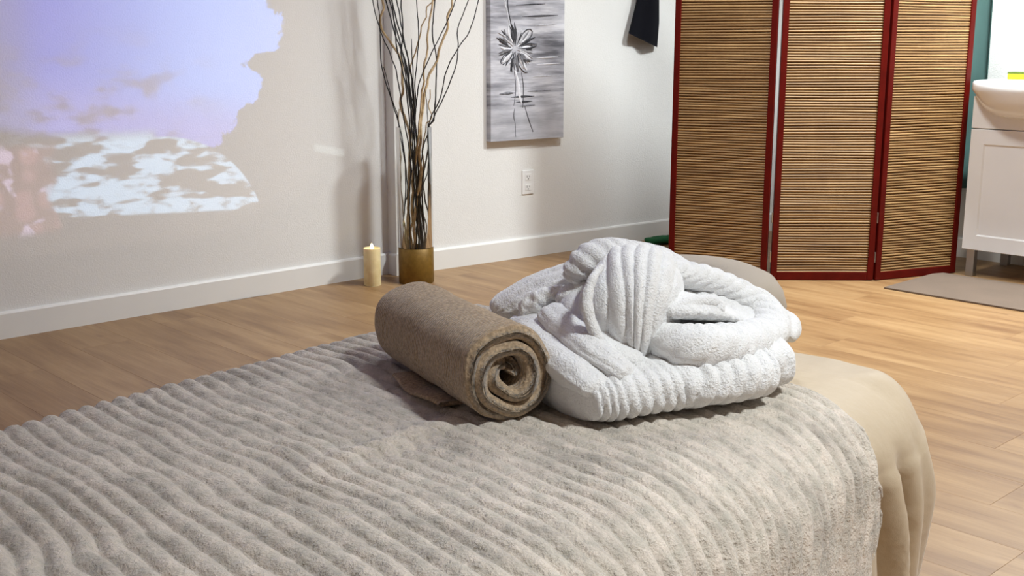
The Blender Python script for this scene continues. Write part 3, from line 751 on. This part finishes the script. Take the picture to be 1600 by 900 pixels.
sp.location = (5.0, float(on_plane(1592, 122, np.array([5.0, 0, 0]), np.array([1.0, 0, 0]))[1]), .8415)
_sx, _sy = sp.location[0], sp.location[1] - .015
M_sp = simple('yellow_foam', srgb(240, 214, 30), 0.9, var=.08, nscale=200, bump=.001, bscale=500)
box_obj('foam', (_sx, _sy, .8415 + .0125), (.07, .10, .024), M_sp, sp, None, .003)
box_obj('scouring_pad', (_sx, _sy, .8415 + .0285), (.07, .10, .007), simple('green_scourer', srgb(88, 110, 38), 0.95, bump=.002, bscale=400), sp, None, .001)
# mat in front of the cabinet
matc = simple('taupe_mat', srgb(106, 90, 76), 0.95, var=.06, bump=.0015, bscale=350, sheen=.1)
def rug():
    a = on_z(1381, 449, .006); V = []; y0, y1 = a[1], a[1] - .80; x0, x1 = a[0], 4.785
    o = box_obj('floor_mat', ((x0 + x1) / 2, (y0 + y1) / 2, .0042), (x1 - x0, y0 - y1, .0076), matc, None, None, .002)
    tag(o, 'thin taupe mat on the floor before the washbasin cabinet', 'mat')
rug()
def curtain():
    M = simple('teal_cloth', srgb(66, 96, 92), 0.85, var=.08)
    root = thing('curtain', 'teal curtain hanging behind the right edge of the folding screen', 'curtain', (5.16, 2.65, .34))
    y = np.linspace(2.358, 3.0, 110); z = np.linspace(.34, 2.2, 24)
    P = np.array([[(5.15 + .028 * math.sin((yy - 2.358) * 52 + .3 * math.sin(zz * 2)) * (1 - .15 * zz / 2.2) , yy - .012 * (1.2 - zz) * (yy < 2.6), zz) for zz in z] for yy in y])
    o = grid('cloth', P, M, root)
    md = o.modifiers.new('thick', 'SOLIDIFY'); md.thickness = .003
    bm = bmesh.new(); bmesh.ops.create_cone(bm, cap_ends=True, segments=16, radius1=.011, radius2=.011, depth=.85, matrix=Matrix.Translation((5.15, 2.73, 2.21)) @ Matrix.Rotation(math.pi / 2, 4, 'X')); obj_bm('rod', bm, M_steel, root)
curtain()

# ------------------------------------------------------------------ things on and along the walls
NW = np.array([RSL, -1, 0]) / math.hypot(RSL, 1); NW = np.array([NW[0], NW[1], 0]); NW = np.array([-abs(RSL), -1, 0]) / math.hypot(RSL, 1)
DW = np.array([1, RSL, 0]) / math.hypot(1, RSL)                    # along the painting wall
def wallp(x, y, out=0.0): return on_plane(x, y, np.array([XJ, YJ, 0]) + NW * out, NW)
WROT = Matrix.Rotation(math.atan(RSL), 3, 'Z')
def painting():
    T = .034
    bl, br, tl = wallp(767, 222, T), wallp(880.5, 214.5, T), wallp(760, 0, T)
    wd = float((br - bl) @ DW); z0 = float(bl[2]); HT = .95; z1 = z0 + HT
    c = bl + DW * wd / 2; c = np.array([c[0], c[1], 0]) - NW * T / 2
    root = thing('painting', 'tall grey canvas painting of a pale flower on the white wall', 'painting', (c[0], c[1], z0))
    m = MatB('canvas_paint', (.5, .5, .52), 0.6, spec=.3)
    n = m.noise(1, 4, m.vec((2.2, 2.2, 17)), .62); n2 = m.noise(1, 4, m.vec((9, 9, 60)), .6); n3 = m.noise(1, 3, m.vec((5, 5, 4)), .5)
    G = lambda v: srgb(v, v, v + 6)
    col = m.ramp(n, [(0.32, G(104)), (0.44, G(156)), (0.55, G(192)), (0.68, G(226))])
    col = m.mixc(.35, col, m.ramp(n2, [(0.3, G(120)), (0.65, G(235))]), 'OVERLAY')
    sx = m.N.new('ShaderNodeSeparateXYZ'); m.L.new(m.tc.outputs['Object'], sx.inputs[0])
    mr = m.N.new('ShaderNodeMapRange'); m.L.new(sx.outputs[2], mr.inputs[0]); mr.inputs[1].default_value = .10; mr.inputs[2].default_value = .20; mr.inputs[3].default_value = .55; mr.inputs[4].default_value = 0
    col = m.mixc(mr.outputs[0], col, m.ramp(n3, [(.3, G(162)), (.7, G(206))]))
    m.setcol(col); m.bump(n2, .0015)
    box_obj('canvas', c + np.array([0, 0, z0 + HT / 2]), (wd, T, HT), m.m, root, WROT, .002)
    # thick paint strokes of the flower
    f0 = bl * 1.0
    def pt(px, py, out=.0): return wallp(px, py, T + out)
    def stroke(name, pts, ws, mat, out):
        P3 = [pt(x, y, out) for x, y in pts]; S, _ = cr([tuple(p) + (w_, 0) for p, w_ in zip(P3, ws)], 14)
        t = np.gradient(S[:, :3], axis=0); t /= np.linalg.norm(t, axis=1)[:, None] + 1e-9; b = np.cross(t, NW)
        rows = []
        for k, o_ in ((-1, -.0012), (-.8, .0004), (0, .0009), (.8, .0004), (1, -.0012)): rows.append(S[:, :3] + b * (S[:, 3:4] * k) + NW * o_)
        return grid(name, np.array(rows), mat, root)
    def pm(name, v, dv=18):
        a = MatB(name, G(v), .6); a.setcol(a.ramp(a.noise(1, 3, a.vec((70, 70, 70))), [(0.35, G(max(5, v - dv))), (0.65, G(min(245, v + dv)))])); return a.m
    D_, Md, Lt, Wt = pm('paint_dark', 52), pm('paint_mid', 116), pm('paint_light', 196), pm('paint_white', 224, 10)
    cx, cy = 805, 76; rnd = random.Random(5)
    mm = .0027
    for k in range(64):
        a = rnd.uniform(0, 2 * math.pi); l = rnd.uniform(20, 33) * (1.2 if math.sin(a) < 0 else 1.05); r0 = rnd.uniform(4, 16); mt = [D_, Md, Wt, D_, Lt, D_, Md][k % 7]
        p = [(cx + r_ * math.cos(a + b_) * .9, cy + r_ * math.sin(a + b_) * 1.1) for r_, b_ in ((r0, 0), (l * .6, rnd.uniform(-.1, .1)), (l, rnd.uniform(-.12, .12)))]
        wk = rnd.uniform(.0040, .0085); stroke('petal', p, (.0012, wk, .0008), mt, .0010 + .0003 * (k % 7))
    for dx, dy in ((20, 14), (21, -2), (15, 28), (-16, 18)):                                 # pale open petals
        stroke('petal', [(cx + dx * f_, cy + dy * f_) for f_ in (.35, .8, 1.2)], (.002, .0085, .003), Wt, .0022)
        stroke('petal_outline', [(cx + dx * f_ - dy * s_ * .22, cy + dy * f_ + dx * s_ * .22) for f_, s_ in ((.4, .4), (.8, 1), (1.2, .7), (1.32, 0))], (.0008, .0018, .0022, .001), D_, .0026)
    dx, dy = 22, -26                                                                         # one looped outline
    stroke('petal_outline', [(cx + dx * f_ - dy * s_ * .22, cy + dy * f_ + dx * s_ * .22) for f_, s_ in ((.3, 0), (.6, .8), (1.0, .8), (1.15, 0), (1.0, -.7), (.6, -.7), (.3, 0))], (.0012, .0022, .0026, .0022, .0026, .002, .001), D_, .0024)
    stroke('stem', [(805, 110), (810, 130), (812, 150), (815, 162)], (.004, .007, .008, .003), Wt, .0006)
    stroke('stem', [(804, 112), (806, 140), (803, 165)], (.0015, .0022, .0012), Md, .0012)
    stroke('stem', [(815, 112), (818, 138), (817, 168)], (.0012, .0022, .0012), D_, .0012)
    stroke('stem', [(820, 166), (826, 186), (833, 206)], (.001, .0022, .0014), D_, .0012)
    stroke('stem', [(804, 170), (803, 182), (805, 192), (806, 214)], (.001, .0045, .002, .0006), Md, .0010)
    stroke('stem', [(789, -60), (789, 0), (794, 25), (800, 60)], (.004, .005, .004, .003), Lt, .0006)
    stroke('stem', [(793, -40), (794, 10), (799, 38), (803, 62)], (.001, .002, .0022, .001), D_, .0012)
    for y_, x0, x1, mt, w_ in ((152, 798, 835, D_, .006), (147, 780, 805, Md, .008), (160, 806, 832, D_, .005), (166, 812, 836, Md, .004), (143, 824, 860, Md, .0035), (91, 838, 872, Wt, .0045), (101, 838, 876, Wt, .0035), (120, 832, 868, Lt, .003), (40, 832, 870, Lt, .004), (26, 816, 872, D_, .005), (8, 806, 852, D_, .004), (-20, 800, 860, Lt, .006)):
        stroke('brush_band', [(x0, y_), ((x0 + x1) / 2, y_ - 1), (x1, y_ - 2)], (.001, w_, .001), mt, .0004)
painting()
def outlet():
    m = simple('outlet_plastic', (0.84, 0.83, 0.81), 0.35, var=0.01); dk = simple('outlet_slot', (0.05, 0.05, 0.05), .8)
    c = wallp(824, 284.5, 0); root = thing('wall_outlet', 'white double power outlet low on the wall under the painting', 'outlet', tuple(c))
    box_obj('cover_plate', c + NW * .0028, (.068, .0055, .112), m, root, WROT, .0018)
    for dz in (.024, -.024):
        cc = c + np.array([0, 0, dz])
        f = box_obj('receptacle', cc + NW * .0062, (.034, .0022, .030), m, root, WROT, .001)
        for dx, hh in ((-.007, .010), (.007, .008)): box_obj('slot', cc + DW * dx + NW * .0074 + np.array([0, 0, .003]), (.0024, .0006, hh), dk, f, WROT)
        box_obj('slot', cc + NW * .0074 - np.array([0, 0, .008]), (.005, .0006, .005), dk, f, WROT)
outlet()
def hanging():
    M = simple('black_cloth', (0.004, 0.004, 0.007), 0.9, var=.2, spec=.15)
    tz = wallp(1012, -90, .03); root = thing('hanging_cloth', 'black cloth garment hanging from a hook high on the wall', 'garment', tuple(tz))
    L = [(1004, -80), (998, -30), (995, 0), (988, 28), (982, 52)]; Rr = [(1020, -80), (1028, -30), (1030, 0), (1030, 35), (1027, 74)]
    rows = []
    n = 24; th = np.linspace(0, 1, 26)
    for t in th:
        k = t * 4; i = min(int(k), 3); f = k - i
        l = np.array(L[i]) * (1 - f) + np.array(L[i + 1]) * f; r = np.array(Rr[i]) * (1 - f) + np.array(Rr[i + 1]) * f
        ring = []
        for j in range(n):
            a = 2 * math.pi * j / n; s_ = .5 - .5 * math.cos(a); p = l * (1 - s_) + r * s_
            out = .035 + .014 * math.sin(a) * (.6 + t) + .010 * math.sin(s_ * 11) * t
            ring.append(wallp(p[0], p[1], max(.006, out)))
        rows.append(ring)
    grid('cloth', np.array(rows), M, root, close_v=True, caps=True)
    hk = wallp(1012, -84, 0); box_obj('hook', hk + NW * .025 + np.array([0, 0, .02]), (.012, .05, .012), M_steel, root, WROT, .002)
hanging()
def green():
    M = simple('green_cloth', srgb(14, 92, 48), 0.9, var=.15, nscale=40, bump=.002, bscale=120)
    a = on_z(1011, 377, 0.02); b = on_z(1062, 372, 0.02)
    ctrl = [tuple(a + (b - a) * f) + (.045, .018) for f in (0, .3, .6, 1)]
    for k, c in enumerate(ctrl): ctrl[k] = c[:2] + (.020,) + c[3:]
    o = sweep('floor_cloth', ctrl=ctrl, mat=M, nl=40, nc=28, e=2.4, nz=.006, nscale=26, flat_bottom=.0015)
    tag(o, 'crumpled green cloth on the floor beside the folding screen', 'cloth')
green()

# ------------------------------------------------------------------ candle, vase, twigs
def candle():
    b = on_z(582.5, 448, 0); dirv = np.array([b[0], b[1]]) / np.hypot(b[0], b[1]); r = .0355
    c = (b[0] + dirv[0] * r, b[1] + dirv[1] * r, .0005)
    root = thing('candle', 'cream pillar candle with a glowing tip on the floor by the vase', 'candle', c)
    wx = MatB('cream_wax', srgb(232, 214, 164), 0.45, spec=.4); wx.b.inputs['Subsurface Weight'].default_value = .25; wx.b.inputs['Subsurface Radius'].default_value = (.02, .012, .006)
    wx.b.inputs['Subsurface Scale'].default_value = .5
    wx.setcol(wx.ramp(wx.noise(30, 3), [(.3, srgb(222, 202, 148)), (.7, srgb(240, 224, 178))]))
    h = .158
    lathe('wax', [(r * .97, 0), (r, .002), (r * 1.0, h - .003), (r * .985, h), (r * .9, h - .001), (r * .82, h - .006), (r * .4, h - .009), (.002, h - .009)], c, wx.m, root, 40)
    fm = MatB('flame_glow', (1, .9, .6), .5); fm.b.inputs['Emission Color'].default_value = (1, .82, .45, 1); fm.b.inputs['Emission Strength'].default_value = 5
    lathe('flame', [(.0035, h - .009), (.0075, h - .001), (.0075, h + .006), (.005, h + .013), (.0015, h + .019)], c, fm.m, root, 16)
candle()
def vase_and_twigs():
    b = on_z(651, 446, 0); dv = np.array([b[0], b[1]]) / np.hypot(b[0], b[1]); r = .0745
    c = np.array([b[0] + dv[0] * r, b[1] + dv[1] * r, .0005]); HG, HV = .150, .655
    root = thing('vase', 'tall glass cylinder vase with a gold lower part in the wall corner', 'vase', tuple(c))
    gold = MatB('gold_coat', srgb(122, 92, 28), 0.45, 0.3); gold.setcol(gold.ramp(gold.noise(60, 3), [(.3, srgb(112, 83, 22)), (.7, srgb(130, 98, 34))])); gold.bump(gold.noise(300, 2), .0003)
    gl = MatB('clear_glass', (1, 1, 1), 0.02); gt = gl.N.new('ShaderNodeBsdfTransparent'); gg = gl.N.new('ShaderNodeBsdfGlossy'); gx = gl.N.new('ShaderNodeMixShader'); gf = gl.N.new('ShaderNodeFresnel')
    gt.inputs[0].default_value = (.985, .99, .985, 1); gg.inputs[1].default_value = .03; gf.inputs[0].default_value = 1.22
    gl.L.new(gf.outputs[0], gx.inputs[0]); gl.L.new(gt.outputs[0], gx.inputs[1]); gl.L.new(gg.outputs[0], gx.inputs[2]); gl.L.new(gx.outputs[0], gl.N['Material Output'].inputs[0])
    lathe('gold_base', [(r * .96, 0), (r, .003), (r, HG), (r - .0015, HG + .001), (r - .003, HG), (r - .003, .012), (.004, .012)], c, gold.m, root, 64)
    lathe('glass_cylinder', [(r - .0035, .0125), (r - .0032, HG + .002), (r - .0005, HG + .003), (r - .0005, HV - .001), (r - .0015, HV), (r - .0025, HV - .001), (r - .0025, HG + .006), (r - .006, .018), (.004, .0165)], c, gl.m, root, 64)
    nrm = np.array([dv[0], dv[1], 0])
    def P(x, y, off): return on_plane(x, y, c + nrm * off, nrm)
    blk = simple('black_twig', (.010, .009, .009), .5, var=.3, nscale=60)
    tan = MatB('tan_twig', srgb(190, 164, 124), .65); tan.setcol(tan.ramp(tan.noise(45, 3), [(.3, srgb(156, 128, 88)), (.7, srgb(212, 188, 148))])); tan = tan.m
    B = [
     [(582, 0), (594, 48), (606, 76), (618, 107), (625, 145), (632, 190), (640, 240), (645, 300), (648, 380)],
     [(590, 0), (594, 54), (597, 107), (610, 150), (622, 192), (632, 241), (634, 297), (631, 340), (628, 385)],
     [(603, 0), (616, 48), (626, 76), (636, 107), (640, 150), (646, 200), (650, 260), (655, 330), (658, 385)],
     [(612, 0), (617, 48), (620, 76), (628, 107), (636, 150), (640, 200), (645, 260), (650, 330), (655, 385)],
     [(611, -10), (621, 36), (637, 89), (640, 130), (643, 190), (648, 260), (655, 330), (662, 385)],
     [(627, 0), (629, 51), (627, 80), (634, 120), (641, 165), (647, 215), (647, 280), (653, 340), (650, 385)],
     [(651, 0), (654, 48), (651, 95), (648, 130), (650, 170), (645, 220), (640, 300), (641, 385)],
     [(680, 0), (676, 48), (682, 93), (682, 130), (677, 190), (668, 240), (660, 300), (664, 385)],
     [(704, 20), (690, 52), (675, 82), (662, 110), (653, 140), (649, 180), (648, 240), (652, 310), (660, 385)],
     [(732, 0), (715, 45), (716, 75), (712, 105), (697, 145), (682, 175), (668, 210), (660, 235), (655, 300), (650, 385)],
     [(748, 0), (735, 45), (716, 75), (697, 112), (687, 155), (676, 195), (676, 230), (678, 265), (671, 330), (669, 385)],
     [(665, 140), (672, 195), (671, 253), (662, 290), (657, 317), (666, 351), (664, 385)],
     [(600, 105), (611, 150), (622, 184), (626, 220), (634, 261), (637, 297), (632, 327), (629, 385)],
     [(642, 60), (646, 130), (650, 200), (657, 261), (664, 310), (671, 340), (667, 385)],
     [(622, 10), (631, 60), (643, 120), (648, 190), (653, 250), (655, 320), (661, 385)],
     [(609, 0), (618, 40), (632, 95), (642, 150), (651, 215), (654, 280), (659, 340), (666, 385)]]
    Tn = [
     [(597, 0), (600, 15), (594, 28), (597, 45), (612, 68), (627, 95), (628, 120), (630, 142), (625, 160), (632, 182), (640, 217), (639, 290), (637, 351), (638, 385)],
     [(706, 0), (707, 10), (699, 25), (699, 42), (687, 75), (682, 95), (671, 120), (665, 145), (660, 170), (657, 200), (655, 240), (657, 265), (654, 297), (647, 345), (648, 385)],
     [(671, 42), (667, 82), (662, 110), (661, 140), (657, 175), (652, 230), (645, 300), (643, 385)],
     [(680, -5), (676, 3), (666, 12), (665, 28), (658, 48), (652, 70), (645, 95), (642, 110), (646, 150), (644, 200), (641, 260), (638, 320), (640, 385)],
     [(623, 170), (624, 241), (626, 302), (630, 335), (634, 385)],
     [(672, 140), (670, 160), (674, 180), (666, 205), (660, 235), (661, 270), (656, 320), (655, 385)]]
    def build(pts, rad, mat, label, cat, group, name, seed, wig):
        rnd = np.random.RandomState(seed); off0 = rnd.uniform(-.045, .045); off1 = off0 * .8 + rnd.uniform(-.06, .06)
        pts = list(pts)
        if pts[0][1] <= 42:                                     # carry on above the picture
            (x0, y0), (x1, y1) = pts[0], pts[1]; dx = (x0 - x1) / max(8, (y1 - y0)); sgn = 1 if dx >= 0 else -1
            for k, yy in enumerate((-60, -130, -200, -260)): pts.insert(0, (x0 + dx * (y0 - yy) * .7 + sgn * 7 * math.sin(k * 1.9 + seed), yy))
        n = len(pts); W = []
        for i, (x, y) in enumerate(pts):
            f = i / (n - 1); o_ = off1 * (1 - f) + off0 * f
            p = P(x, y, o_)
            if y > 190:                                         # stay inside the glass
                q = p[:2] - c[:2]; l = np.hypot(*q)
                if l > r - .012: p[:2] = c[:2] + q * (r - .012) / l
            W.append(tuple(p) + (0, 0))
        foot = np.array(W[-1][:3]); q = foot[:2] - c[:2]; W.append((c[0] + q[0] * .8, c[1] + q[1] * .8, .022, 0, 0))
        S, arc = cr(W, 90); S = S[:, :3]
        S = S + wig * np.stack([fbm(np.stack([arc * 26, 0 * arc + seed, 0 * arc], 1), seed, 2), fbm(np.stack([arc * 26, 0 * arc + seed + 40, 0 * arc], 1), seed + 3, 2), 0 * arc], 1)
        q = S[:, :2] - c[None, :2]; l = np.hypot(q[:, 0], q[:, 1]); ins = S[:, 2] < HV + .02; k = np.where(ins & (l > r - .010), (r - .010) / np.maximum(l, 1e-6), 1)
        S[:, :2] = c[None, :2] + q * k[:, None]
        ym = wall_right_y(S[:, 0]) - .012; S[:, 1] = np.where(S[:, 0] > XJ, np.minimum(S[:, 1], ym), np.minimum(S[:, 1], YL - .012))
        rr = rad * np.linspace(.55, 1.15, 90) * (1 + .15 * fbm(np.stack([arc * 60, 0 * arc, 0 * arc], 1), seed, 2))
        o = grid(name, tube(S, rr, 7), mat, None, close_v=True, caps=True)
        tag(o, label, cat, group)
    BL = {0: 'thin black twig leaning farthest left of all in the vase', 1: 'thin black twig second from the left, bowing outward along the wall jog',
          6: 'black twig rising alone between the left bundle and the tan twigs', 7: 'black twig weaving up along the long tan twig right of the middle',
          8: 'thin black twig slanting straight to the right behind the tan twigs', 9: 'thin black twig second from the right, crossing the farthest right twig',
          10: 'thin black twig reaching farthest right toward the grey painting', 11: 'short black twig ending just above the glass rim at the right',
          12: 'short black twig ending at the left a little above the glass rim', 13: 'short black twig ending free in the middle above the glass'}
    for i, p in enumerate(B):
        build(p, .0034 if 2 <= i <= 5 or i in (7, 13, 14, 15) else .0027, blk, BL.get(i, 'black wavy twig in the dense dark bundle leaning left out of the vase'), 'twig', 'black twigs in the vase', 'black_twig', 100 + i, .003)
    TL = ['tan curly twig leaning left past the black twigs in the vase', 'long tan curly twig forking out to the right in the vase', 'tan twig with a bare tip ending between the long tan twig and the bundle', 'fine tan twig with a thin bent tip in the middle of the vase', 'short tan twig along the left inner side of the glass vase', 'short tan twig along the right inner side of the glass vase']
    for i, p in enumerate(Tn): build(p, (.0062, .0062, .0048, .0034, .0036, .0040)[i], tan, TL[i], 'twig', 'tan curly twigs in the vase', 'tan_twig', 200 + i, .006)
vase_and_twigs()
